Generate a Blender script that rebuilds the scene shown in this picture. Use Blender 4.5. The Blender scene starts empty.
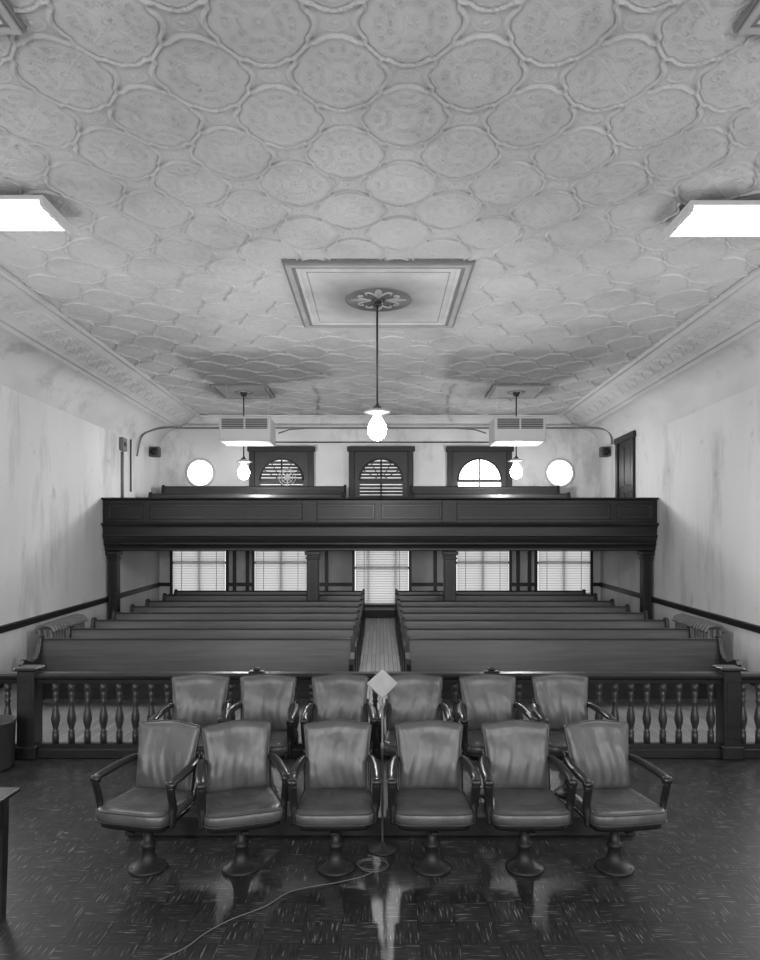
import bpy, math, random
import numpy as np
from mathutils import Vector, Matrix
random.seed(4)
PI=math.pi
scene=bpy.context.scene
scene.view_settings.view_transform='Standard'
scene.view_settings.look='None'

# ---------------------------------------------------------------- materials
def nn(nt,t,**kw):
    n=nt.nodes.new(t)
    for k,v in kw.items(): setattr(n,k,v)
    return n
def mat(name,c,rough=.5,var=0,vscale=(3,3,3),bump=0,bscale=40,spec=.5,coat=0,det=5,bdist=.02,bdet=4,bdistort=0,bvec=None):
    m=bpy.data.materials.new(name); m.use_nodes=True
    nt=m.node_tree; b=nt.nodes['Principled BSDF']
    b.inputs['Base Color'].default_value=(c,c,c,1); b.inputs['Roughness'].default_value=rough
    b.inputs['Specular IOR Level'].default_value=spec
    if coat: b.inputs['Coat Weight'].default_value=coat; b.inputs['Coat Roughness'].default_value=.15
    tc=nn(nt,'ShaderNodeTexCoord')
    if var:
        mp=nn(nt,'ShaderNodeMapping'); mp.inputs['Scale'].default_value=vscale
        no=nn(nt,'ShaderNodeTexNoise'); no.inputs['Scale'].default_value=1; no.inputs['Detail'].default_value=det
        cr=nn(nt,'ShaderNodeValToRGB')
        lo=c*(1-var); hi=min(1,c*(1+var))
        cr.color_ramp.elements[0].position=.3; cr.color_ramp.elements[1].position=.7
        cr.color_ramp.elements[0].color=(lo,lo,lo,1); cr.color_ramp.elements[1].color=(hi,hi,hi,1)
        nt.links.new(tc.outputs['Object'],mp.inputs[0]); nt.links.new(mp.outputs[0],no.inputs['Vector'])
        nt.links.new(no.outputs['Fac'],cr.inputs[0]); nt.links.new(cr.outputs[0],b.inputs['Base Color'])
    if bump:
        n2=nn(nt,'ShaderNodeTexNoise'); n2.inputs['Scale'].default_value=bscale; n2.inputs['Detail'].default_value=bdet
        n2.inputs['Distortion'].default_value=bdistort
        bp=nn(nt,'ShaderNodeBump'); bp.inputs['Strength'].default_value=bump; bp.inputs['Distance'].default_value=bdist
        if bvec:
            m2=nn(nt,'ShaderNodeMapping'); m2.inputs['Scale'].default_value=bvec
            nt.links.new(tc.outputs['Object'],m2.inputs[0]); nt.links.new(m2.outputs[0],n2.inputs['Vector'])
        else: nt.links.new(tc.outputs['Object'],n2.inputs['Vector'])
        nt.links.new(n2.outputs['Fac'],bp.inputs['Height'])
        nt.links.new(bp.outputs[0],b.inputs['Normal'])
    return m
def emit(name,s,c=1):
    m=bpy.data.materials.new(name); m.use_nodes=True
    b=m.node_tree.nodes['Principled BSDF']
    b.inputs['Base Color'].default_value=(.8,.8,.8,1)
    b.inputs['Emission Color'].default_value=(c,c,c,1); b.inputs['Emission Strength'].default_value=s
    return m
def stains(m,amount,thr,vs):
    """multiply irregular water stains / chips into the base colour"""
    nt=m.node_tree; b=nt.nodes['Principled BSDF']
    src=[l for l in nt.links if l.to_socket==b.inputs['Base Color']][0].from_socket
    tc=nn(nt,'ShaderNodeTexCoord'); mp=nn(nt,'ShaderNodeMapping'); mp.inputs['Scale'].default_value=vs
    n1=nn(nt,'ShaderNodeTexNoise'); n1.inputs['Scale'].default_value=1; n1.inputs['Detail'].default_value=9; n1.inputs['Roughness'].default_value=.65
    cr=nn(nt,'ShaderNodeValToRGB'); k=1-amount
    cr.color_ramp.elements[0].position=thr; cr.color_ramp.elements[0].color=(1,1,1,1)
    cr.color_ramp.elements[1].position=thr+.12; cr.color_ramp.elements[1].color=(k,k,k,1)
    mx=nn(nt,'ShaderNodeMix',data_type='RGBA',blend_type='MULTIPLY'); mx.inputs['Factor'].default_value=1
    nt.links.new(tc.outputs['Object'],mp.inputs[0]); nt.links.new(mp.outputs[0],n1.inputs['Vector'])
    nt.links.new(n1.outputs['Fac'],cr.inputs[0])
    nt.links.new(src,mx.inputs['A']); nt.links.new(cr.outputs[0],mx.inputs['B']); nt.links.new(mx.outputs['Result'],b.inputs['Base Color'])
M_wall=mat('plaster_wall',.51,.75,.17,(.35,.5,.12),.15,30)
stains(M_wall,.28,.53,(1,1.1,.28))
stains(M_wall,.30,.60,(2.5,2.5,2.0))
M_wallr=mat('plaster_wall_rear',.50,.8,.14,(.8,.8,.8),.15,30)
stains(M_wallr,.28,.53,(1.3,1,.6))
M_cove=mat('plaster_cove',.46,.7,.14,(1.2,.5,1.2),.2,20)
stains(M_cove,.28,.55,(1.5,.9,1.5))
M_trim=mat('dark_trim_wood',.012,.4,.3,(6,6,30),spec=.3)
M_wood=mat('dark_wood',.014,.34,.35,(2,20,20),.05,60,spec=.4)
M_pew=mat('pew_wood',.024,.33,.35,(1.5,18,25),.05,60,spec=.4)
M_bal=mat('balcony_wood',.010,.40,.35,(2,20,20),.05,60,spec=.32)
M_balp=mat('balcony_moulding_wood',.018,.4,.3,(2,20,20),spec=.35)
M_balu=mat('baluster_wood',.03,.35,.3,(20,20,4),.05,60,spec=.4)
M_leather=mat('leather',.060,.38,.35,(5,5,5),.25,3.0,bdist=.04,bdet=2,bdistort=.3,spec=.55,bvec=(3.2,3.2,1.4))
M_piping=mat('leather_piping',.02,.4)
M_iron=mat('cast_iron',.014,.45,.2,(9,9,9),spec=.3)
M_chairwood=mat('chair_wood',.011,.3,.3,(20,4,20),spec=.4)
M_metal=mat('painted_metal',.42,.5)
M_grille=mat('grille_dark',.05,.6)
M_pane=emit('daylight_glass',1.15)
M_panedim=emit('daylight_glass_dim',.35)
M_pane2=emit('daylight_glass_bright',6)
M_tube=emit('fluorescent_tube',9)
M_bulb=emit('bare_bulb_lit',60)
M_blind=mat('blind_slat',.60,.6)
M_white=mat('grey_card',.3,.6,.15,(8,8,8))
M_cable=mat('cable',.12,.5)
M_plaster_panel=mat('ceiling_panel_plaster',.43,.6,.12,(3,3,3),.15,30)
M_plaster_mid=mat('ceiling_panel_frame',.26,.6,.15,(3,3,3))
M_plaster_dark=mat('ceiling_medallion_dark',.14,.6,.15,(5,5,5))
M_bronze=mat('lamp_metal',.03,.4)
M_bin=mat('bin_metal',.03,.35)
M_rad=mat('radiator_paint',.12,.4)
M_slatdark=mat('shutter_slat',.03,.6)
M_pipe=mat('pipe_paint',.12,.5)

M_tin=mat('pressed_tin',.385,.62,.10,(.7,.7,.7),.45,60,spec=.3,bdist=.010,bdet=4)
stains(M_tin,.5,.64,(9,9,9))
stains(M_tin,.12,.5,(1.2,1.2,1.2))

# vinyl tile floor
M_floor=bpy.data.materials.new('vinyl_tile'); M_floor.use_nodes=True
nt=M_floor.node_tree; b=nt.nodes['Principled BSDF']; b.inputs['Roughness'].default_value=.36; b.inputs['Specular IOR Level'].default_value=.30
tc=nn(nt,'ShaderNodeTexCoord')
def fleck(sc):
    mp=nn(nt,'ShaderNodeMapping'); mp.inputs['Scale'].default_value=sc
    n=nn(nt,'ShaderNodeTexNoise'); n.inputs['Scale'].default_value=1; n.inputs['Detail'].default_value=2
    nt.links.new(tc.outputs['Object'],mp.inputs[0]); nt.links.new(mp.outputs[0],n.inputs['Vector']); return n.outputs['Fac']
fa=fleck((7,100,1)); fb=fleck((100,7,1))
ck=nn(nt,'ShaderNodeTexChecker'); ck.inputs['Scale'].default_value=4.4
nt.links.new(tc.outputs['Object'],ck.inputs['Vector'])
mx=nn(nt,'ShaderNodeMix',data_type='FLOAT')
nt.links.new(ck.outputs['Fac'],mx.inputs['Factor']); nt.links.new(fa,mx.inputs['A']); nt.links.new(fb,mx.inputs['B'])
cr=nn(nt,'ShaderNodeValToRGB'); e=cr.color_ramp.elements
e[0].position=.35; e[0].color=(.010,.010,.010,1); e[1].position=.60; e[1].color=(.028,.028,.028,1)
x=e.new(.64); x.color=(.03,.03,.03,1); x=e.new(.665); x.color=(.14,.14,.14,1)
nt.links.new(mx.outputs['Result'],cr.inputs[0])
# tile joints and slight tile-to-tile tone changes
br=nn(nt,'ShaderNodeTexBrick'); br.offset=0; br.inputs['Scale'].default_value=1; br.inputs['Brick Width'].default_value=.2273; br.inputs['Row Height'].default_value=.2273; br.inputs['Mortar Size'].default_value=.0025
for k_,v_ in(('Color1',1.25),('Color2',.85),('Mortar',.3)): br.inputs[k_].default_value=(v_,v_,v_,1)
mq=nn(nt,'ShaderNodeMix',data_type='RGBA',blend_type='MULTIPLY'); mq.inputs['Factor'].default_value=1
nt.links.new(tc.outputs['Object'],br.inputs['Vector']); nt.links.new(cr.outputs[0],mq.inputs['A']); nt.links.new(br.outputs['Color'],mq.inputs['B'])
nt.links.new(mq.outputs['Result'],b.inputs['Base Color'])
# plank floors
def planks(name,c1,c2):
    M=bpy.data.materials.new(name); M.use_nodes=True
    nt=M.node_tree; b=nt.nodes['Principled BSDF']; b.inputs['Roughness'].default_value=.42
    tc=nn(nt,'ShaderNodeTexCoord'); mp=nn(nt,'ShaderNodeMapping'); mp.inputs['Rotation'].default_value=(0,0,PI/2)
    br=nn(nt,'ShaderNodeTexBrick'); br.inputs['Scale'].default_value=1; br.inputs['Brick Width'].default_value=1.4; br.inputs['Row Height'].default_value=.08
    br.inputs['Mortar Size'].default_value=.004
    for k,v in(('Color1',c1),('Color2',c2),('Mortar',.04)): br.inputs[k].default_value=(v,v,v,1)
    nt.links.new(tc.outputs['Object'],mp.inputs[0]); nt.links.new(mp.outputs[0],br.inputs['Vector']); nt.links.new(br.outputs['Color'],b.inputs['Base Color'])
    return M
M_plank=planks('wood_planks',.18,.12); M_aisle=planks('lightened_planks',.6,.42)  # aisle planks lightened in colour to offset the shade of the pews

# ---------------------------------------------------------------- mesh builder
class MB:
    def __init__(s): s.v=[]; s.f=[]; s.m=[]; s.sm=[]; s.mats=[]
    def mi(s,m):
        if m not in s.mats: s.mats.append(m)
        return s.mats.index(m)
    def add(s,vs,fs,m,smooth=False,M=None):
        o=len(s.v); k=s.mi(m)
        for p in vs:
            p=Vector(p)
            if M is not None: p=M@p
            s.v.append(tuple(p))
        for f in fs: s.f.append(tuple(i+o for i in f)); s.m.append(k); s.sm.append(smooth)
    def box(s,x0,x1,y0,y1,z0,z1,m,M=None,bev=0):
        if bev:
            b=bev
            def ring(z,i): return [(x0+i+b,y0+i,z),(x1-i-b,y0+i,z),(x1-i,y0+i+b,z),(x1-i,y1-i-b,z),(x1-i-b,y1-i,z),(x0+i+b,y1-i,z),(x0+i,y1-i-b,z),(x0+i,y0+i+b,z)]
            rings=[ring(z0,b),ring(z0+b,0),ring(z1-b,0),ring(z1,b)]
            vs=[p for r in rings for p in r]; fs=[]
            for r in range(3):
                for i in range(8):
                    j=(i+1)%8; fs.append((r*8+i,r*8+j,r*8+8+j,r*8+8+i))
            fs.append(tuple(range(7,-1,-1))); fs.append(tuple(range(24,32)))
            s.add(vs,fs,m,False,M); return
        vs=[(x0,y0,z0),(x1,y0,z0),(x1,y1,z0),(x0,y1,z0),(x0,y0,z1),(x1,y0,z1),(x1,y1,z1),(x0,y1,z1)]
        fs=[(0,3,2,1),(4,5,6,7),(0,1,5,4),(1,2,6,5),(2,3,7,6),(3,0,4,7)]
        s.add(vs,fs,m,False,M)
    def lathe(s,prof,m,n=16,M=None,smooth=True,cap=True):
        vs=[];fs=[]
        for r,z in prof:
            for i in range(n):
                a=2*PI*i/n; vs.append((r*math.cos(a),r*math.sin(a),z))
        for k in range(len(prof)-1):
            for i in range(n):
                j=(i+1)%n; fs.append((k*n+i,k*n+j,(k+1)*n+j,(k+1)*n+i))
        if cap:
            fs.append(tuple(range(n-1,-1,-1))); L=(len(prof)-1)*n; fs.append(tuple(range(L,L+n)))
        s.add(vs,fs,m,smooth,M)
    def extx(s,prof,x0,x1,m,M=None,smooth=False):
        n=len(prof); vs=[(x0,y,z) for y,z in prof]+[(x1,y,z) for y,z in prof]
        fs=[(i,(i+1)%n,n+(i+1)%n,n+i) for i in range(n)]+[tuple(range(n-1,-1,-1)),tuple(range(n,2*n))]
        s.add(vs,fs,m,smooth,M)
    def tube(s,path,r,m,n=8,M=None,flat=1.0,closed=False):
        P=[Vector(p) for p in path]; vs=[];fs=[]; L=len(P)
        up=Vector((0,0,1))
        for i,p in enumerate(P):
            if closed: t=P[(i+1)%L]-P[i-1]
            else: t=P[min(i+1,L-1)]-P[max(i-1,0)]
            t.normalize()
            a=t.cross(up)
            if a.length<.05: a=t.cross(Vector((0,1,0)))
            a.normalize(); b2=a.cross(t)
            rr=r[i] if isinstance(r,(list,tuple)) else r
            for k in range(n):
                an=2*PI*k/n; q=p+a*(rr*flat*math.cos(an))+b2*(rr*math.sin(an)); vs.append(tuple(q))
        for i in range(L if closed else L-1):
            i2=(i+1)%L
            for k in range(n):
                j=(k+1)%n; fs.append((i*n+k,i*n+j,i2*n+j,i2*n+k))
        if not closed: fs.append(tuple(range(n))); fs.append(tuple(range((L-1)*n,L*n))[::-1])
        s.add(vs,fs,m,True,M)
    def loft(s,rings,m,smooth=True,M=None,cap=True):
        n=len(rings[0]); vs=[p for r in rings for p in r]; fs=[]
        for k in range(len(rings)-1):
            for i in range(n):
                j=(i+1)%n; fs.append((k*n+i,k*n+j,(k+1)*n+j,(k+1)*n+i))
        if cap: fs.append(tuple(range(n-1,-1,-1))); fs.append(tuple(range((len(rings)-1)*n,len(rings)*n)))
        s.add(vs,fs,m,smooth,M)
    def mesh(s,name):
        me=bpy.data.meshes.new(name); me.from_pydata(s.v,[],s.f)
        for m in s.mats: me.materials.append(m)
        me.polygons.foreach_set('material_index',s.m); me.polygons.foreach_set('use_smooth',s.sm)
        me.update()
        import bmesh
        bm=bmesh.new(); bm.from_mesh(me); bmesh.ops.recalc_face_normals(bm,faces=bm.faces); bm.to_mesh(me); bm.free()
        return me
    def obj(s,name,loc=(0,0,0),rz=0):
        o=bpy.data.objects.new(name,s.mesh(name)); scene.collection.objects.link(o); o.location=loc; o.rotation_euler=(0,0,rz); return o
def inst(name,me,loc,rz=0):
    o=bpy.data.objects.new(name,me); scene.collection.objects.link(o); o.location=loc; o.rotation_euler=(0,0,rz); return o
def T(x,y,z): return Matrix.Translation((x,y,z))
def smoothpath(pts,k=6):
    P=[Vector(p) for p in pts]; out=[]
    for i in range(len(P)-1):
        p0=P[max(i-1,0)];p1=P[i];p2=P[i+1];p3=P[min(i+2,len(P)-1)]
        for j in range(k):
            t=j/k
            out.append(.5*((2*p1)+(-p0+p2)*t+(2*p0-5*p1+4*p2-p3)*t*t+(-p0+3*p1-3*p2+p3)*t**3))
    out.append(P[-1]); return out
def grid_obj(name,V,nu,nv,m,flip=False):
    idx=np.arange(nu*nv).reshape(nu,nv)
    a=idx[:-1,:-1].ravel();b_=idx[1:,:-1].ravel();c=idx[1:,1:].ravel();d=idx[:-1,1:].ravel()
    F=np.stack([a,b_,c,d] if not flip else [a,d,c,b_],1).astype(np.int32)
    me=bpy.data.meshes.new(name); me.vertices.add(len(V)); me.vertices.foreach_set('co',V.astype(np.float32).ravel())
    me.loops.add(F.size); me.loops.foreach_set('vertex_index',F.ravel())
    me.polygons.add(len(F)); me.polygons.foreach_set('loop_start',np.arange(0,F.size,4,dtype=np.int32))
    me.polygons.foreach_set('loop_total',np.full(len(F),4,dtype=np.int32))
    me.polygons.foreach_set('use_smooth',np.ones(len(F),dtype=bool))
    me.update(calc_edges=True); me.materials.append(m)
    o=bpy.data.objects.new(name,me); scene.collection.objects.link(o); return o

YB=18.5; YF=-2.5; ZC=5.85; XW=6.0
fz=lambda y: max(0,(y-9.6)*.043)

# ---------------------------------------------------------------- room shell
m=MB(); m.box(-6.2,6.2,YF-.2,7.4,-.15,0,M_floor); m.obj('floor')
def ramp(name,xa,xb,ys,dz,mt):
    m=MB(); vs=[]
    for y in ys:
        z=fz(y)+dz; vs+= [(xa,y,z),(xb,y,z),(xb,y,z-.2),(xa,y,z-.2)]
    fs=[]
    for k in range(len(ys)-1):
        o=k*4
        for i in range(4):
            j=(i+1)%4; fs.append((o+i,o+j,o+4+j,o+4+i))
    L=(len(ys)-1)*4
    fs+= [(0,1,2,3),(L,L+1,L+2,L+3)]
    m.add(vs,fs,mt); m.obj(name)
ramp('floor_gallery',-6.2,6.2,[7.4,9.6,YB+.2],0,M_plank)
ramp('floor_aisle',-.355,.355,[9.4,9.6,YB-.3],.004,M_aisle)
for sx,nm in((-1,'left'),(1,'right')):
    m=MB(); a,b_=sorted((sx*6,sx*6.2)); m.box(a,b_,YF-.2,YB+.2,-.15,4.86,M_wall); m.obj('wall_'+nm)
m=MB(); m.box(-6,6,YB,YB+.2,-.15,ZC+.1,M_wallr); m.obj('wall_back')
m=MB(); m.box(-6,6,YF-.2,YF,-.15,ZC+.1,M_wall); m.obj('wall_front')

# ceiling with pressed-tin relief: interlocking scalloped medallions, scroll fields
nx,ny=960,1500
xs=np.linspace(-4.86,4.86,nx); yy=np.linspace(3.4,YB,ny)
X,Y=np.meshgrid(xs,yy,indexing='ij')
H=.52
def relief(X,Y):
    x=X+.31; y=Y+.02
    pitch=H*math.sqrt(2)
    U=(x+y)/math.sqrt(2); V=(x-y)/math.sqrt(2)
    a=.014
    U2=U+a*np.sin(2*PI*V/pitch); V2=V+a*np.sin(2*PI*U/pitch)
    u=U2-np.round(U2/pitch)*pitch; v=V2-np.round(V2/pitch)*pitch
    r=np.hypot(u,v); th=np.arctan2(v,u)
    dd=pitch/2-np.maximum(np.abs(u),np.abs(v))
    R=pitch*.485+.034*np.abs(np.cos(4*th))
    dc=R-r
    db=np.where(dc<dd,dc,dd)
    g=lambda t,w: np.exp(-(t/w)**2)
    h=.026*g(db,.0105)+.010*g(db-.028,.006)-.005*g(db-.017,.005)
    h+=.005*g(db-.046,.006)*(.5+.5*np.cos(36*th))
    h+=.012*g(r-.045,.010)*(.5+.5*np.cos(8*th))+.014*g(r,.016)
    inn=np.clip((db-.052)/.01,0,1)*np.clip((r-.065)/.01,0,1)
    # four mirrored pairs of spiral scrolls filling the field
    sec=PI/4; tl=np.abs(((th+sec)%(2*sec))-sec)     # 0..pi/4 mirrored wedge
    px=r*np.cos(tl); py=r*np.sin(tl)
    for cx,cy,rs_,ph in((.165,.050,.036,0.0),(.245,.060,.036,2.2),(.195,.150,.036,4.0),(.115,.095,.024,1.0)):
        q=np.hypot(px-cx,py-cy); qa=np.arctan2(py-cy,px-cx)
        spiral=np.cos(2*PI*q/.024-qa+ph)
        h+=inn*.0085*np.clip(spiral,-.2,1)*np.clip((rs_-q)/.006+1,0,1)
    h+=inn*.006*g(py,.006)
    rt=np.hypot(np.abs(u)-pitch/2,np.abs(v)-pitch/2)
    ra=np.arctan2(np.abs(v)-pitch/2,np.abs(u)-pitch/2)
    h+=.014*g(rt,.018)+.009*g(rt-.045,.008)*(.6+.4*np.cos(8*ra))+.006*g(rt-.085,.007)
    return h
Z=ZC-relief(X,Y)*1.1
grid_obj('ceiling',np.stack([X,Y,Z],-1).reshape(-1,3),nx,ny,M_tin)
m=MB(); m.box(-4.86,4.86,YF-.2,3.42,ZC,ZC+.1,M_tin); m.obj('ceiling_front')
m=MB(); m.box(-6.2,6.2,YF-.2,YB+.2,ZC+.12,ZC+.3,M_wall); m.obj('ceiling_slab')

def cornice(sx,nm):
    pts=[]
    pts+= [(4.84,ZC-.0,0),(4.84,ZC-.05,0),(4.87,ZC-.07,0),(4.91,ZC-.06,0),(4.93,ZC-.03,0),(4.96,ZC-.045,0),(4.99,ZC-.075,0),(5.02,ZC-.085,0)]
    for i in range(1,28):
        t=i/28; pts.append((5.02+t*.36,ZC-.085-t*.2,math.sin(PI*t)**.5))
    pts+= [(5.38,ZC-.285,0),(5.40,ZC-.33,0),(5.43,ZC-.34,0),(5.46,ZC-.32,0),(5.49,ZC-.34,0),(5.50,ZC-.38,0),(5.53,ZC-.385,0)]
    x0,z0=5.53,ZC-.385
    for i in range(1,13):
        t=i/12*PI/2
        pts.append((x0+(6-x0)*math.sin(t), 4.84+(z0-4.84)*math.cos(t),0))
    npf=len(pts); nyy=1900
    Yv=np.linspace(3.0,YB,nyy)
    P=np.array([(p[0],p[1]) for p in pts]); W=np.array([p[2] for p in pts])
    XX=np.repeat(P[:,0][:,None],nyy,1); ZZ=np.repeat(P[:,1][:,None],nyy,1); YY=np.repeat(Yv[None],npf,0)
    ti=np.clip((XX-5.02)/.36,0,1)
    per=.42; q=(YY/per)*2*PI
    sc=.5+.22*np.sin(q)
    d=.014*np.exp(-((ti-sc)/.035)**2)
    cy=(YY/per)%1
    for c0,t0 in((.25,.26),(.75,.74)):
        rr=np.hypot((cy-c0)*per,(ti-t0)*.41); aa=np.arctan2((ti-t0)*.41,(cy-c0)*per)
        d+=.014*np.clip(np.cos(2*PI*rr/.032-aa),-.1,1)*np.clip((.065-rr)/.01,0,1)
        d+=.012*np.exp(-((rr-.085)/.010)**2)*(.5+.5*np.cos(7*aa))
    d+=.012*np.exp(-((ti-.05)/.025)**2)+.012*np.exp(-((ti-.95)/.025)**2)*(.6+.4*np.cos(q*8))
    d=W[:,None]*d*1.5
    XX=XX-d*.4; ZZ=ZZ-d
    o=grid_obj('trim_cornice_'+nm,np.stack([XX*sx,YY,ZZ],-1).reshape(-1,3),npf,nyy,M_tin)
    o.data.materials.append(M_cove)
    mi=np.zeros((npf-1,nyy-1),dtype=np.int32); mi[npf-13:,:]=1
    o.data.polygons.foreach_set('material_index',mi.ravel())
    m=MB(); vs=[];fs=[]
    for k,(px,pz,_) in enumerate(pts): vs+= [(px*sx,YF,pz),(px*sx,3.0,pz)]
    for k in range(npf-1): fs.append((2*k,2*k+1,2*k+3,2*k+2))
    m.add(vs,fs,M_cove,True); m.obj('trim_cornice_front_'+nm)
cornice(-1,'left'); cornice(1,'right')
m=MB(); m.extx([(YB,ZC-.3),(YB-.03,ZC-.28),(YB-.03,ZC-.24),(YB-.07,ZC-.16),(YB-.14,ZC-.08),(YB-.2,ZC-.05),(YB-.2,ZC-.02),(YB,ZC-.02)],-5.2,5.2,M_cove); m.obj('trim_crown_back')

for sx,nm in((-1,'left'),(1,'right')):
    m=MB(); x0,x1=sx*5.999,sx*5.95
    def rz(y): return .97+(y-10.7)*.038
    def slab(z0,z1,xa,xb,y0,y1,f,mt):
        vs=[(xa,y0,f(y0)+z0),(xb,y0,f(y0)+z0),(xb,y1,f(y1)+z0),(xa,y1,f(y1)+z0),(xa,y0,f(y0)+z1),(xb,y0,f(y0)+z1),(xb,y1,f(y1)+z1),(xa,y1,f(y1)+z1)]
        m.add(vs,[(0,3,2,1),(4,5,6,7),(0,1,5,4),(1,2,6,5),(2,3,7,6),(3,0,4,7)],mt)
    slab(-.06,.05,x0,x1,YF,YB-.01,rz,M_trim); slab(.02,.045,x0,sx*5.925,YF,YB-.01,rz,M_trim)
    m.obj('trim_chair_rail_'+nm)
    m=MB(); slab(0,.18,x0,x1,YF,9.6,fz,M_trim); slab(0,.18,x0,x1,9.6,YB-.01,fz,M_trim); m.obj('baseboard_'+nm)
m=MB()
edges=[-5.95,-5.68,-4.1,-3.46,-1.9,-.76,.86,2.0,3.58,4.2,5.78,5.95]
for i in range(0,12,2): m.box(edges[i],edges[i+1],YB-.05,YB,1.21,1.31,M_trim)
m.obj('trim_chair_rail_back')
m=MB(); m.box(-5.95,5.95,YB-.04,YB,.38,.56,M_trim); m.obj('baseboard_back')

# ---------------------------------------------------------------- lower windows
wx=[(-5.62,-4.18),(-3.4,-1.97),(-.68,.78),(2.07,3.5),(4.27,5.7)]
for i,(a,b_) in enumerate(wx):
    z0=.72 if i==2 else 1.0; z1=2.24
    m=MB()
    m.box(a,b_,YB-.02,YB-.005,z0,z1,M_pane)
    f=.07
    m.box(a-f,a,YB-.09,YB,z0-f,z1,M_trim); m.box(b_,b_+f,YB-.09,YB,z0-f,z1,M_trim)
    m.box(a-f-.03,b_+f+.03,YB-.13,YB,z0-f,z0,M_trim)
    zm=(z0+2.7)/2
    m.box(a,b_,YB-.05,YB-.02,zm-.03,zm+.03,M_grille)
    if i in(0,1,3,4):
        c=(a+b_)/2; m.box(c-.025,c+.025,YB-.05,YB-.02,z0,z1,M_grille)
    else: 
        for c in(a+.36,b_-.36): m.box(c-.02,c+.02,YB-.05,YB-.02,z0,z1,M_grille)
    z=z0+.03
    while z<z1-.05:
        m.add([(a+.02,YB-.085,z),(b_-.02,YB-.085,z),(b_-.02,YB-.07,z+.06),(a+.02,YB-.07,z+.06)],[(0,1,2,3)],M_blind)
        m.box(a+.02,b_-.02,YB-.09,YB-.082,z-.006,z+.006,M_metal)
        z+=.066
    for c in(a+.25,b_-.25): m.box(c-.008,c+.008,YB-.095,YB-.088,z0,z1,M_metal)
    m.box(a+.02,b_-.02,YB-.095,YB-.055,z0,z0+.03,M_blind)
    m.obj('fill_window_%d'%(i+1))
nt=M_blind.node_tree; out=nt.nodes['Material Output']; pb=nt.nodes['Principled BSDF']
tr=nn(nt,'ShaderNodeBsdfTranslucent'); tr.inputs[0].default_value=(.75,.75,.75,1); ms=nn(nt,'ShaderNodeMixShader'); ms.inputs[0].default_value=.6
nt.links.new(pb.outputs[0],ms.inputs[1]); nt.links.new(tr.outputs[0],ms.inputs[2]); nt.links.new(ms.outputs[0],out.inputs[0])
m=MB()
for x in(-3.95,-3.6,3.75,4.06,-1.45,1.5): m.box(x-.045,x+.045,YB-.06,YB,.4,2.24,M_trim)
m.obj('trim_wall_posts_back')

# ---------------------------------------------------------------- upper arched windows
for i,xc in enumerate((-2.67,.03,2.7)):
    m=MB(); w=.875; zt=5.0; zb=2.95; r=.58; zc=4.08
    m.box(xc-w,xc-w+.15,YB-.12,YB,zb,zt,M_trim,bev=.01); m.box(xc+w-.15,xc+w,YB-.12,YB,zb,zt,M_trim,bev=.01)
    m.box(xc-w-.04,xc+w+.04,YB-.15,YB,zt-.14,zt,M_trim,bev=.01)
    n=24; vs=[];fs=[]; y=YB-.07
    for k in range(n+1):
        a=PI-PI*k/n; px=xc+r*math.cos(a); pz=zc+r*math.sin(a); vs+= [(px,y,pz),(px,y,zt-.13),(px,YB-.03,pz)]
    for k in range(n): fs+= [(3*k,3*k+1,3*k+4,3*k+3),(3*k,3*k+3,3*k+5,3*k+2)]
    m.add(vs,fs,M_balp)
    m.box(xc-w+.14,xc-r,YB-.07,YB-.03,zb,zt-.13,M_balp); m.box(xc+r,xc+w-.14,YB-.07,YB-.03,zb,zt-.13,M_balp)
    m.tube([(xc+r*math.cos(PI*k/n),YB-.08,zc+r*math.sin(PI*k/n)) for k in range(n+1)],.025,M_trim,6)
    G=M_pane2 if i==2 else M_panedim
    vs=[(xc,YB-.015,zc)]+[(xc+r*math.cos(PI*k/n),YB-.015,zc+r*math.sin(PI*k/n)) for k in range(n+1)]
    m.add(vs,[(0,k,k+1) for k in range(1,n+1)],G)
    m.box(xc-r,xc+r,YB-.02,YB-.012,zb,zc,G)
    m.box(xc-r,xc+r,YB-.07,YB-.03,zc-.05,zc+.03,M_trim)
    if i!=2:
        z=zb+.02
        while z<zc+r-.04:
            hw=r if z<zc else math.sqrt(max(0,r*r-(z+.03-zc)**2))
            m.box(xc-hw,xc+hw,YB-.05,YB-.03,z,z+.068,M_slatdark); z+=.092
        for k in range(1,6):
            a=PI*k/6; m.tube([(xc+.15*math.cos(a),YB-.055,zc+.15*math.sin(a)),(xc+r*math.cos(a),YB-.055,zc+r*math.sin(a))],.012,M_trim,6)
        m.tube([(xc+.15*math.cos(PI*k/12),YB-.055,zc+.15*math.sin(PI*k/12)) for k in range(13)],.012,M_trim,6)
    else:
        for a in(PI/3,2*PI/3):
            m.tube([(xc+.2*math.cos(a),YB-.04,zc+.2*math.sin(a)),(xc+r*math.cos(a),YB-.04,zc+r*math.sin(a))],.013,M_trim,6)
        m.tube([(xc+.2*math.cos(PI*k/12),YB-.04,zc+.2*math.sin(PI*k/12)) for k in range(13)],.013,M_trim,6)
    m.box(xc-.02,xc+.02,YB-.05,YB-.03,zb,zc+r*.98,M_trim)
    m.obj('fill_window_%d'%(i+6))
for i,xc in enumerate((-4.88,4.88)):
    m=MB(); Mx=T(xc,YB,4.29)@Matrix.Rotation(PI/2,4,'X')
    m.lathe([(.36,.01),(.36,.012)],M_pane2,32,Mx)
    m.tube([(xc+.37*math.cos(2*PI*k/32),YB-.03,4.29+.37*math.sin(2*PI*k/32)) for k in range(32)],.035,M_metal,8,closed=True)
    m.box(xc-.008,xc+.008,YB-.03,YB-.015,3.93,4.65,M_metal); m.box(xc-.36,xc+.36,YB-.03,YB-.015,4.282,4.298,M_metal)
    m.obj('fill_window_%d'%(i+9))

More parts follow.
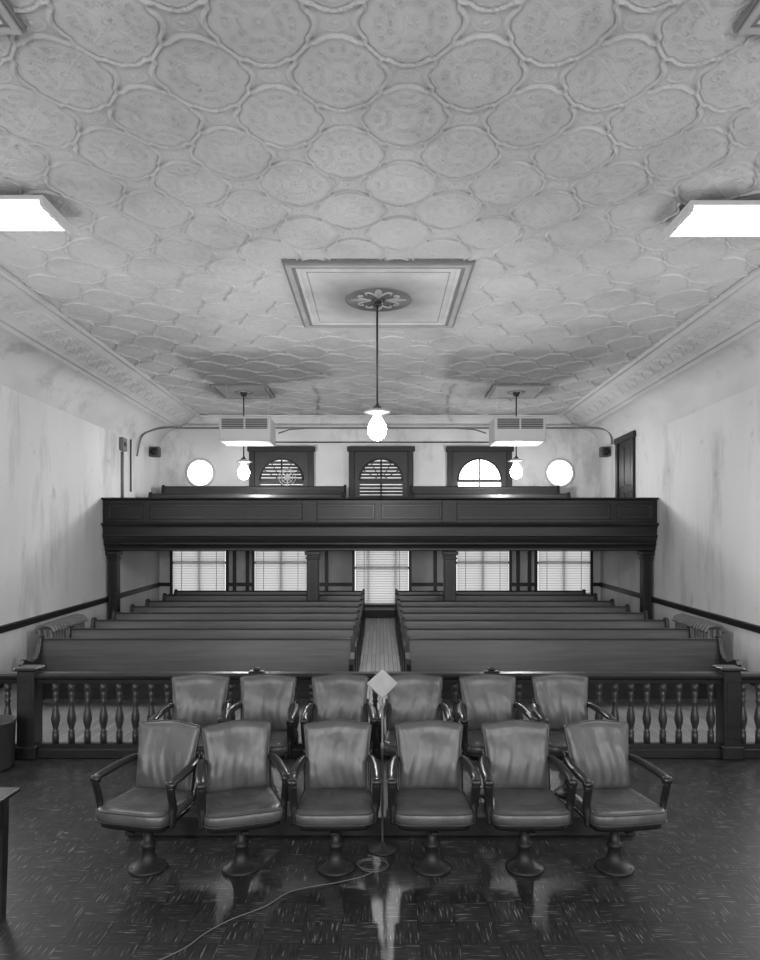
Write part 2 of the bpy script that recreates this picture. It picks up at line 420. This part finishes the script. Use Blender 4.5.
# door on right wall at balcony
m=MB()
m.box(5.93,5.995,15.95,16.1,2.95,4.98,M_trim); m.box(5.93,5.995,17.0,17.15,2.95,4.98,M_trim); m.box(5.92,5.995,15.9,17.2,4.86,5.0,M_trim)
m.box(5.965,5.985,16.1,17.0,2.95,4.86,M_trim)
for z0,z1 in((3.0,3.6),(3.75,4.7)):
    for y0,y1 in((16.18,16.5),(16.6,16.92)): m.box(5.95,5.965,y0,y1,z0,z1,M_trim,bev=.006)
m.obj('door_1')

# ---------------------------------------------------------------- balcony
m=MB(); A,B=-5.99,5.99
m.extx([(14.60,3.30),(14.61,3.335),(14.88,3.335),(14.88,3.30),(14.84,3.285),(14.66,3.285)],A,B,M_bal)
m.box(A,B,14.72,14.80,2.76,3.285,M_bal)
m.extx([(14.80,2.80),(14.60,2.785),(14.585,2.765),(14.60,2.745),(14.64,2.735),(14.66,2.70),(14.80,2.70)],A,B,M_balp)
m.box(A,B,14.70,14.80,2.52,2.70,M_bal)
m.extx([(14.80,2.54),(14.66,2.53),(14.655,2.505),(14.69,2.49),(14.71,2.44),(14.75,2.38),(14.76,2.36),(14.80,2.36)],A,B,M_balp)
m.extx([(14.80,2.38),(14.735,2.36),(14.73,2.33),(14.77,2.30),(14.79,2.24),(14.79,2.2),(14.82,2.185),(14.95,2.185),(14.95,2.38)],A,B,M_bal)
def rail(x0,x1,z0,z1,p=.025): m.box(x0,x1,14.72-p,14.725,z0,z1,M_bal,bev=.006)
rail(A,B,3.20,3.285); rail(A,B,2.80,2.87)
stiles=[-5.95,-5.05,-1.45,-.04,1.43,5.05,5.95]
for x in stiles: rail(max(A,x-.07),min(B,x+.07),2.86,3.21)
for x in(-1.6,1.58): rail(x-.05,x+.05,2.86,3.21)
for x in(-1.52,1.5): m.box(x-.16,x+.16,14.67,14.70,2.80,3.285,M_bal,bev=.008)
pan=[(-4.96,-1.7),(-1.34,-.13),(.05,1.32),(1.68,4.96),(-5.86,-5.14),(5.14,5.86)]
for a,b_ in pan:
    for(x0,x1,z0,z1)in((a,b_,3.15,3.175),(a,b_,2.895,2.92),(a,a+.025,2.92,3.15),(b_-.025,b_,2.92,3.15)): m.box(x0,x1,14.695,14.722,z0,z1,M_pew,bev=.004)
m.box(A,B,14.80,YB-.16,2.25,2.40,M_bal)
m.box(A,B,15.9,YB-.16,2.40,2.66,M_bal); m.box(A,B,16.8,YB-.16,2.66,2.93,M_bal)
m.obj('balcony')
def column(x,w,y=14.94):
    m=MB(); zb=fz(y-.2)+.004; h=w/2
    m.box(x-h,x+h,y-h,y+h,zb,2.18,M_bal,bev=.012)
    m.box(x-h-.025,x+h+.025,y-h-.025,y+h+.025,zb,zb+.25,M_bal,bev=.01)
    m.box(x-h-.04,x+h+.04,y-h-.04,y+h+.04,2.09,2.182,M_bal,bev=.015); m.box(x-h-.02,x+h+.02,y-h-.02,y+h+.02,2.0,2.05,M_bal,bev=.01)
    for sx in(-1,1): m.box(x+sx*h*.6-.012,x+sx*h*.6+.012,y-h-.012,y-h+.002,zb+.3,1.95,M_balp)
    m.obj('column')
column(-1.47,.26); column(1.53,.26); column(-5.84,.2); column(5.84,.2)

# ---------------------------------------------------------------- pews
def pew_mesh(L):
    m=MB()
    m.extx([(-.44,.40),(-.46,.42),(-.45,.45),(-.2,.435),(.0,.43),(.0,.40)],0,L,M_pew)
    m.extx([(-.015,.40),(.02,.60),(.06,.84),(.065,.885),(.055,.90),(.075,.915),(.115,.91),(.12,.885),(.105,.87),(.06,.60),(.03,.40)],0,L,M_pew)
    m.box(0,L,-.03,.0,.05,.41,M_pew)
    prof=[(-.44,0),(-.44,.07),(-.40,.1),(-.38,.3),(-.42,.45),(-.47,.55),(-.49,.62),(-.46,.67),(-.40,.68),(-.33,.65),(-.22,.615),(-.1,.64),(-.02,.72),(.02,.84),(.04,.92),(.09,.95),(.14,.93),(.15,.86),(.11,.6),(.09,.3),(.12,.08),(.14,.0)]
    for x in(-.03,L-.03): m.extx(prof,x,x+.06,M_bal)
    n=max(1,int(L/1.6))
    for k in range(1,n): m.box(L*k/n-.02,L*k/n+.02,-.38,-.03,0.0,.40,M_pew)
    return m.mesh('pew')
pm=pew_mesh(4.58)
rows=[10.0,10.92,11.84,12.76,13.68,14.58,15.72,16.6]
for y in rows:
    for x0 in(-4.98,.40): inst('pew',pm,(x0,y-.09,fz(y)-.006))
pb1=pew_mesh(4.7); pb2=pew_mesh(3.8)
for y,z in((15.6,2.405),(16.5,2.665),(17.5,2.935)):
    inst('balcony_pew',pb1,(-5.6,y,z)); inst('balcony_pew',pb2,(.8,y,z))

# ---------------------------------------------------------------- balustrade
m=MB(); yb=7.32
m.box(-5.97,5.97,yb-.06,yb+.06,0,.1,M_wood,bev=.01)
m.box(-5.97,5.97,yb-.035,yb+.035,.1,.15,M_wood)
m.extx([(yb-.075,.86),(yb-.08,.885),(yb-.06,.91),(yb+.06,.91),(yb+.08,.885),(yb+.075,.86),(yb+.045,.84),(yb+.04,.80),(yb-.04,.80),(yb-.045,.84)],-5.97,5.97,M_wood)
bp=[(.035,.15),(.035,.25),(.028,.26),(.038,.275),(.022,.29),(.03,.33),(.043,.38),(.046,.42),(.036,.48),(.025,.54),(.021,.58),(.035,.60),(.022,.62),(.03,.66),(.028,.70),(.022,.71),(.036,.72),(.036,.80)]
x=-5.9
while x<5.93:
    if all(abs(x-p)>.12 for p in(-3.77,3.75)): m.lathe(bp,M_balu,12,T(x,yb,0))
    x+=.172
for p in(-3.77,3.75):
    m.box(p-.095,p+.095,yb-.095,yb+.095,0,.94,M_wood,bev=.01)
    m.box(p-.115,p+.115,yb-.115,yb+.115,0,.14,M_wood,bev=.012)
    m.box(p-.12,p+.12,yb-.12,yb+.12,.94,.975,M_wood,bev=.01)
    m.box(p-.06,p+.06,yb-.1,yb-.09,.22,.82,M_wood,bev=.004)
for p in(-1.33,1.2):
    m.box(p-.08,p+.08,yb-.05,yb+.05,.91,.93,M_iron,bev=.006); m.lathe([(.03,.93),(.045,.945),(.03,.965),(.01,.97)],M_iron,12,T(p,yb,0))
m.obj('balustrade')

# ---------------------------------------------------------------- jury chairs
def chair_mesh(seed):
    rs=random.Random(seed); p1,p2,p3=[rs.uniform(0,6) for _ in range(3)]
    m=MB()
    m.lathe([(.135,0),(.135,.012),(.125,.022),(.095,.035),(.065,.06),(.05,.10),(.045,.15),(.055,.16),(.055,.18),(.035,.19),(.032,.32),(.05,.325),(.05,.35)],M_iron,20)
    for a in range(4):
        m.lathe([(.012,.015),(.01,.03)],M_iron,6,T(.11*math.cos(a*PI/2+.78),.11*math.sin(a*PI/2+.78),0))
    m.box(-.12,.12,-.17,.17,.34,.375,M_iron,bev=.008)
    m.box(-.03,.03,-.24,.2,.325,.345,M_iron,bev=.006)
    def outline(s,z,ins=0):
        r=[]; n=56
        for k in range(n):
            a=2*PI*(k+.5)/n; c,sn=math.cos(a),math.sin(a); e=.26
            x=math.copysign(abs(c)**e,c); y=math.copysign(abs(sn)**e,sn)
            hw=.272-.03*(y+1)/2-ins
            r.append((x*hw*s,y*(.25-ins)*s-(.018*(1-x*x)*s if y<0 else 0),z))
        return r
    m.loft([outline(1,.355,.04),outline(1,.36,.02),outline(1,.400,.016),outline(1,.405,.02)],M_chairwood)
    def sag(ring):
        return [(x,y,z+(.004*math.sin(x*22+p1)*math.sin(y*19+p2))) for x,y,z in ring]
    m.loft([outline(1,.398,.012),outline(1,.408,.001),outline(1,.44,-.004),outline(1,.465,-.001),outline(1,.478,.008),outline(1,.487,.022)]
        +[sag(outline(s,z,.022)) for s,z in((.9,.492),(.75,.49),(.55,.485),(.35,.482),(.12,.481))],M_leather)
    m.tube(outline(1,.406,-.003),.006,M_piping,6,closed=True)
    m.tube(outline(1,.474,.000),.004,M_piping,6,closed=True)
    nu,nv=44,40
    tilt=math.radians(12)
    Mb=T(0,.225,.475)@Matrix.Rotation(-tilt,4,'X')
    def pt(u,v,side):
        hw=.222+.028*v-.010*math.sin(PI*v)
        top=.478+.012*math.cos(u*PI*.9)
        cor=max(0,abs(u)-.9)/.1
        zz=v*top-(.018*cor**2 if v>.5 else -.02*cor**2)*abs(2*v-1)**10
        eu=max(0,1-abs(u)**10)**.5; ev=max(0,1-abs(2*v-1)**12)**.5
        t=eu*ev
        w=.005*math.sin(u*4+v*4+p1)*math.sin(v*4+p2)
        w+=.0030*math.sin(u*11+1.5*math.sin(v*3+p3)+p2)*(.3+.7*(1-v))
        w+=.0022*math.sin(u*21+2.5*math.sin(v*5+p1)+p3)*(1-v)
        w+=.0022*math.sin(v*24+3*u+p2)*abs(u)**3
        bowl=-.028*(1-u*u)
        seam=.004*math.exp(-((abs(u)-.93)/.02)**2)+.004*math.exp(-((v-.955)/.012)**2)
        if side>0: y=-(.036+w)*t-.020*math.sin(PI*min(1,v*1.2))*t-bowl-.035+seam*t
        else: y=.028*t-bowl-.035
        return (u*hw,y,zz)
    for side in(1,-1):
        vs=[pt(-1+2*i/nu,j/nv,side) for i in range(nu+1) for j in range(nv+1)]
        fs=[(i*(nv+1)+j,(i+1)*(nv+1)+j,(i+1)*(nv+1)+j+1,i*(nv+1)+j+1) for i in range(nu) for j in range(nv)]
        m.add(vs,fs,M_leather,True,Mb)
    edge=[pt(-1,j/nv,-1) for j in range(nv+1)]+[pt(-1+2*i/nu,1,-1) for i in range(1,nu+1)]+[pt(1,1-j/nv,-1) for j in range(1,nv+1)]+[pt(1-2*i/nu,0,-1) for i in range(1,nu)]
    m.tube(edge,.009,M_piping,6,M=Mb,closed=True)
    for s in(-1,1):
        m.tube(smoothpath([(s*.222,.21,.385),(s*.228,.245,.50),(s*.232,.285,.62),(s*.236,.31,.74)],5),.02,M_chairwood,8)
        path=smoothpath([(s*.23,.275,.690),(s*.250,.22,.700),(s*.272,.10,.695),(s*.282,-.04,.685),(s*.285,-.13,.68),(s*.285,-.18,.67),(s*.284,-.19,.64),(s*.282,-.175,.585),(s*.280,-.155,.52),(s*.278,-.15,.46),(s*.272,-.15,.375)],5)
        L=len(path); rr=[.019+.006*math.sin(PI*min(1,k/(L*.5))) if k<L*.5 else .021 for k in range(L)]
        m.tube(path,rr,M_chairwood,10,flat=1.45)
        m.lathe([(.022,-.03),(.026,-.022),(.026,.022),(.022,.03)],M_chairwood,12,T(s*.285,-.185,.666)@Matrix.Rotation(PI/2,4,'Y'))
    return m.mesh('juror_chair')
cms=[chair_mesh(s) for s in range(6)]
k=0
for x,r in zip((-1.63,-.975,-.31,.365,1.015,1.65),(-13,18,1,0,1,8)):
    inst('juror_chair',cms[k%6],(x,4.78,0),math.radians(r)); k+=1
for x,r in zip((-1.585,-1.01,-.345,.295,.97,1.62),(3,-3,2,-2,2,3)):
    inst('juror_chair',cms[(k+1)%6],(x,5.78,.161),math.radians(r)); k+=1
m=MB(); m.box(-1.98,1.98,5.3,6.35,0,.145,M_trim,bev=.01); m.box(-2.0,2.0,5.28,6.37,.145,.16,M_floor); m.obj('jury_platform')

# ---------------------------------------------------------------- stand with card
m=MB(); 
m.lathe([(.12,0),(.12,.01),(.10,.022),(.03,.035),(.014,.05),(.012,.06)],M_iron,20)
m.lathe([(.009,.05),(.009,.75),(.014,.75),(.014,.79),(.007,.80),(.007,1.2)],M_pipe,10)
Mt=T(0,-.02,1.24)@Matrix.Rotation(math.radians(-35),4,'X')@Matrix.Rotation(PI/4,4,'Y')
m.box(-.082,.082,-.012,.012,-.082,.082,M_white,Mt,bev=.004)
m.box(-.02,.02,-.01,.03,1.18,1.25,M_iron)
m.obj('microphone_stand',(.018,5.08,0))
m=MB()
pts=[(.0,4.93,.01),(.05,4.85,.01),(.0,4.74,.01),(-.12,4.76,.01),(-.16,4.84,.01),(-.1,4.9,.01),(-.0,4.88,.012),(.06,4.8,.014),(.0,4.70,.016),(-.10,4.71,.016),(-.15,4.8,.014),(-.10,4.86,.018),(.0,4.82,.02),(-.03,4.72,.02),(-.12,4.64,.01),(-.3,4.55,.01),(-.45,4.5,.01),(-.6,4.42,.01),(-.72,4.25,.01),(-.9,4.1,.01),(-1.02,3.95,.01),(-1.1,3.8,.01),(-1.3,3.6,.01)]
m.tube(smoothpath(pts,6),.003,M_cable,6); m.obj('cable')

# ---------------------------------------------------------------- table and bin
m=MB(); zt=.775
m.box(-3.6,-2.22,3.5,4.2,zt-.03,zt,M_bal,bev=.006)
m.box(-3.55,-2.27,3.55,4.15,zt-.12,zt-.03,M_bal)
for lx in(-3.52,-2.30):
    for ly in(3.58,4.12):
        m.loft([[(lx+a*w_,ly+b_*w_,z) for a,b_ in((-1,-1),(1,-1),(1,1),(-1,1))] for w_,z in((.022,0),(.034,.6),(.034,.75))],M_bal,smooth=False)
m.obj('table')
m=MB(); m.lathe([(.21,0),(.215,.03),(.23,.46),(.24,.47),(.24,.49),(.225,.49),(.205,.03)],M_bin,24); m.obj('waste_bin',(-3.98,6.95,0))

# ---------------------------------------------------------------- radiators
for s in(-1,1):
    m=MB(); 
    for k in range(13):
        y=11.5+k*.105; z=fz(y)
        for dx in(-.1,0,.1):
            m.tube([(s*5.66+dx,y,z+.05),(s*5.66+dx,y,z+.78)],.028,M_rad,8)
        m.tube(smoothpath([(s*5.66-.16,y,z+.74),(s*5.66-.09,y,z+.84),(s*5.66+.09,y,z+.84),(s*5.66+.16,y,z+.74)],3),.03,M_rad,8)
        m.tube([(s*5.66-.13,y,z+.1),(s*5.66+.13,y,z+.1)],.033,M_rad,8)
        if k in(0,12):
            for dx in(-.1,.1): m.tube([(s*5.66+dx,y,z-.0),(s*5.66+dx,y,z+.1)],.028,M_rad,8)
    m.tube([(s*5.66,11.5,fz(11.5)+.12),(s*5.66,11.5+12*.105,fz(12.76)+.12)],.02,M_rad,8)
    m.obj('radiator')

# ---------------------------------------------------------------- ceiling panels
def cpanel(xc,y0,y1,w,big):
    m=MB(); h=w/2; x0,x1=xc-h,xc+h
    def frame(i,wd,z0,z1,mt):
        a0,a1,c0,c1=x0+i,x1-i,y0+i,y1-i
        m.box(a0,a1,c0,c0+wd,z0,z1,mt,bev=.004); m.box(a0,a1,c1-wd,c1,z0,z1,mt,bev=.004)
        m.box(a0,a0+wd,c0+wd,c1-wd,z0,z1,mt,bev=.004); m.box(a1-wd,a1,c0+wd,c1-wd,z0,z1,mt,bev=.004)
    k=1 if big else .7
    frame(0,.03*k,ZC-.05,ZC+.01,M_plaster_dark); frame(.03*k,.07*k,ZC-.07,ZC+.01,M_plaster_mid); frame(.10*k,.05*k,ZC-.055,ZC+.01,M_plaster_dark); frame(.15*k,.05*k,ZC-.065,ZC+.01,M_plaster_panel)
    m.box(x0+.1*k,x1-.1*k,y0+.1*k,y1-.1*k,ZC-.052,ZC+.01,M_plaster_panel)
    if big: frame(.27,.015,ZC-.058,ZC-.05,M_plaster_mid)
    yc=(y0+y1)/2; R=.47 if big else .2
    m.lathe([(R,ZC-.06),(R,ZC-.05)],M_plaster_dark,40,T(xc,yc,0))
    m.tube([(xc+R*math.cos(a*PI/20),yc+R*math.sin(a*PI/20),ZC-.055) for a in range(40)],.010,M_plaster_mid,6,closed=True)
    # fleur-de-lis arms on the four axes: a centre leaf and two curling side leaves each
    zl=ZC-.063
    for p in range(4):
        a=p*PI/2; Rm=T(xc,yc,zl)@Matrix.Rotation(a,4,'Z')
        m.lathe([(.05,-1),(.6,-.8),(1,0),(1,.2)],M_plaster_panel,14,Rm@T(R*.52,0,0)@Matrix.Diagonal((R*.34,R*.11,.010,1)))
        for sg in(-1,1):
            m.tube([Rm@Vector(q_) for q_ in smoothpath([(R*.22,0,0),(R*.42,sg*R*.10,0),(R*.60,sg*R*.27,0),(R*.56,sg*R*.38,0),(R*.46,sg*R*.36,0)],4)],R*.035,M_plaster_panel,6)
    m.lathe([(.03,ZC-.12),(.08,ZC-.10),(.09,ZC-.06),(.09,ZC-.05)],M_bronze,20,T(xc,yc,0))
    m.obj('ceiling_panel')
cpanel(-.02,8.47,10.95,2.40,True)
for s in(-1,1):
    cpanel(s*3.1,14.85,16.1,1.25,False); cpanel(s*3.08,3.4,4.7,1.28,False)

# ---------------------------------------------------------------- pendants: bare bulbs
def bulb(k): return [(r*k,z*k) for r,z in [(.018,.10),(.019,.075),(.026,.055),(.040,.032),(.052,.008),(.056,-.015),(.053,-.04),(.042,-.062),(.024,-.076),(.004,-.082)]]
def pendant(x,y,zl,k):
    m=MB(); zs=zl+.085*k
    m.lathe([(.06,ZC-.15),(.07,ZC-.13),(.05,ZC-.11)],M_bronze,16,T(x,y,0))
    m.lathe([(.015,zs+.1),(.015,ZC-.12)],M_bronze,8,T(x,y,0))
    m.lathe([(.02*k+.01,zs-.01),(.024*k+.01,zs+.03),(.02*k+.01,zs+.08),(.03,zs+.1),(.02,zs+.13)],M_bronze,20,T(x,y,0))
    m.lathe([(.19,zs+.0),(.185,zs+.008),(.09,zs+.05),(.03,zs+.06)],M_metal,24,T(x,y,0))
    m.lathe(bulb(k),M_bulb,24,T(x,y,zl))
    m.obj('pendant_light')
pendant(-.04,9.71,3.98,2.4); pendant(-3.1,15.47,4.0,2.4); pendant(3.1,15.47,4.02,2.4)

# ---------------------------------------------------------------- fluorescents
def fluo(x0,x1,y0,y1,z):
    m=MB()
    m.box(x0,x1,y0,y1,z,ZC-.075,M_metal,bev=.008)
    n=4
    for k in range(n):
        y=y0+(y1-y0)*(k+.5)/n
        m.tube([(x0+.05,y,z-.03),(x1-.05,y,z-.03)],.022,M_tube,10)
    for xa in(x0,x1-.04): m.box(xa,xa+.04,y0+.01,y1-.01,z-.06,z,M_metal)
    m.obj('fluorescent_fixture')
fluo(-4.75,-3.36,6.78,7.42,ZC-.12); fluo(3.14,4.6,6.88,7.55,ZC-.125)
fluo(-4.5,-3.2,.4,1.05,ZC-.12); fluo(3.2,4.5,.4,1.05,ZC-.12)  # extra pair out of view, added to light the room

# ---------------------------------------------------------------- AC units
for x in(-2.85,2.95):
    m=MB(); y=14.3
    m.box(x-.54,x+.54,y,y+.75,4.5,5.02,M_metal,bev=.02)
    m.box(x-.48,x-.02,y-.012,y+.01,4.76,4.97,M_grille); m.box(x+.02,x+.48,y-.012,y+.01,4.76,4.97,M_grille)
    for k in range(5):
        for a in(-.48,.02): m.box(x+a,x+a+.46,y-.025,y-.01,4.78+k*.038,4.787+k*.038,M_metal)
    for dx in(-.45,.45): m.tube([(x+dx,y+.3,5.0),(x+dx,y+.3,ZC-.075)],.005,M_metal,6)
    m.obj('air_conditioner')

# conduits, speakers
def pipe(pts,r,mt): 
    m=MB(); m.tube(pts,r,mt,8); m.obj('conduit_pipe')
pipe(smoothpath([(-5.93,16.6,4.5),(-5.93,16.9,5.0),(-5.86,17.4,5.25),(-5.6,17.9,5.42),(-5.2,18.2,5.46),(-4.6,18.25,5.47)],6)+[Vector((4.6,18.25,5.47))]+smoothpath([(4.7,18.25,5.47),(5.2,18.2,5.46),(5.6,17.95,5.42),(5.86,17.6,5.3),(5.93,17.45,5.1),(5.93,17.4,4.9)],6),.024,M_pipe)
pipe([(-2.25,15.1,4.8),(-2.1,15.8,5.0),(-2.0,18.2,5.45)],.016,M_pipe); pipe([(2.35,15.1,4.8),(2.2,15.8,5.0),(2.1,18.2,5.45)],.016,M_pipe)
pipe([(-3.5,18.46,5.12),(3.6,18.46,5.12)],.016,M_iron)
pipe([(-5.96,15.75,3.4),(-5.96,15.75,4.48)],.03,M_pipe); pipe([(-5.97,16.3,3.6),(-5.97,16.3,4.85)],.018,M_iron)
m=MB(); m.box(-5.99,-5.9,15.62,15.88,4.5,4.8,M_pipe,bev=.01); m.box(-5.91,-5.89,15.68,15.82,4.6,4.7,M_iron,bev=.004); m.obj('electrical_box')
for s in(-1,1):
    m=MB(); m.box(s*5.85-.12,s*5.85+.12,17.6,17.8,4.62,4.88,M_grille,bev=.015); m.lathe([(.09,0),(.1,.012),(.03,.005)],M_iron,16,T(s*5.85,17.6,4.75)@Matrix.Rotation(PI/2,4,'X')); m.obj('wall_speaker')
m=MB(); fx,fy,fzz=-2.45,18.0,4.12
for r in(.22,.15,.08): m.tube([(fx+r*math.cos(k*PI/16),fy-.05,fzz+r*math.sin(k*PI/16)) for k in range(32)],.009,M_metal,6,closed=True)
for k in range(8): m.tube([(fx,fy-.06,fzz),(fx+.22*math.cos(k*PI/4),fy-.05,fzz+.22*math.sin(k*PI/4))],.006,M_metal,5)
m.lathe([(.06,-.05),(.07,0),(.05,.1)],M_metal,12,T(fx,fy,fzz)@Matrix.Rotation(-PI/2,4,'X'))
m.tube([(fx,fy+.03,2.95),(fx,fy+.03,fzz)],.015,M_metal,8); m.lathe([(.2,2.935),(.19,2.96),(.03,2.98)],M_metal,16,T(fx,fy+.03,0))
m.obj('pedestal_fan')

# ---------------------------------------------------------------- added unseen windows, with area lamps to fill the room
def area(name,loc,rot,sx,sy,p):
    l=bpy.data.lights.new(name,'AREA'); l.shape='RECTANGLE'; l.size=sx; l.size_y=sy; l.energy=p
    o=bpy.data.objects.new(name,l); o.location=loc; o.rotation_euler=rot; scene.collection.objects.link(o)
for i,x in enumerate((-3.9,0,3.9)):
    m=MB(); m.box(x-.75,x+.75,YF+.005,YF+.02,1.4,4.6,M_pane)
    for a in(x-.85,x+.75): m.box(a,a+.1,YF,YF+.1,1.3,4.7,M_trim)
    for z in(1.3,2.97,4.6): m.box(x-.85,x+.85,YF,YF+.1,z,z+.1,M_trim)
    m.obj('fill_window_%d'%(i+11))
    area('fill_light_front',(x,YF+.12,3.0),(PI/2+.15,0,0),1.5,3.2,290)  # added frontal fill from behind the camera, tilted up to the ceiling
nw=14
for s in(-1,1):
    for yc,p in((2.0,15),(5.2,40),(8.6,115)):
        m=MB(); a,b_=sorted((s*5.98,s*5.995)); m.box(a,b_,yc-.8,yc+.8,1.4,4.5,M_pane); a,b_=sorted((s*5.9,s*5.995))
        for y in(yc-.9,yc+.8): m.box(a,b_,y,y+.1,1.3,4.6,M_trim)
        for z in(1.3,2.95,4.5): m.box(a,b_,yc-.9,yc+.9,z,z+.1,M_trim)
        m.obj('fill_window_%d'%nw); nw+=1
        area('fill_light_side',(s*5.88,yc,3.0),(0,s*(PI/2+.1),0),3.0,1.6,p)  # added fill on unseen wall stretches, for ceiling, walls and pews
for s,y in((-1,7.1),(1,7.2)): area('fluorescent_glow',(s*4.0,y,ZC-.2),(0,0,0),1.2,.55,60)
for x,y,z,p in((-.04,9.71,3.66,220),(-3.1,15.47,3.72,180),(3.1,15.47,3.74,180)):
    l=bpy.data.lights.new('pendant_bulb','POINT'); l.energy=p; l.shadow_soft_size=.08
    o=bpy.data.objects.new('pendant_bulb',l); o.location=(x,y,z); scene.collection.objects.link(o)

w=bpy.data.worlds.new('world'); scene.world=w; w.use_nodes=True
w.node_tree.nodes['Background'].inputs[0].default_value=(.6,.6,.6,1); w.node_tree.nodes['Background'].inputs[1].default_value=.5

cam=bpy.data.cameras.new('camera'); co=bpy.data.objects.new('camera',cam); scene.collection.objects.link(co)
co.location=(0,0,2.25); co.rotation_euler=(PI/2,0,0)
cam.sensor_fit='VERTICAL'; cam.sensor_height=24; cam.lens=17; cam.shift_y=68/960; cam.clip_end=100; cam.clip_start=.05
scene.camera=co
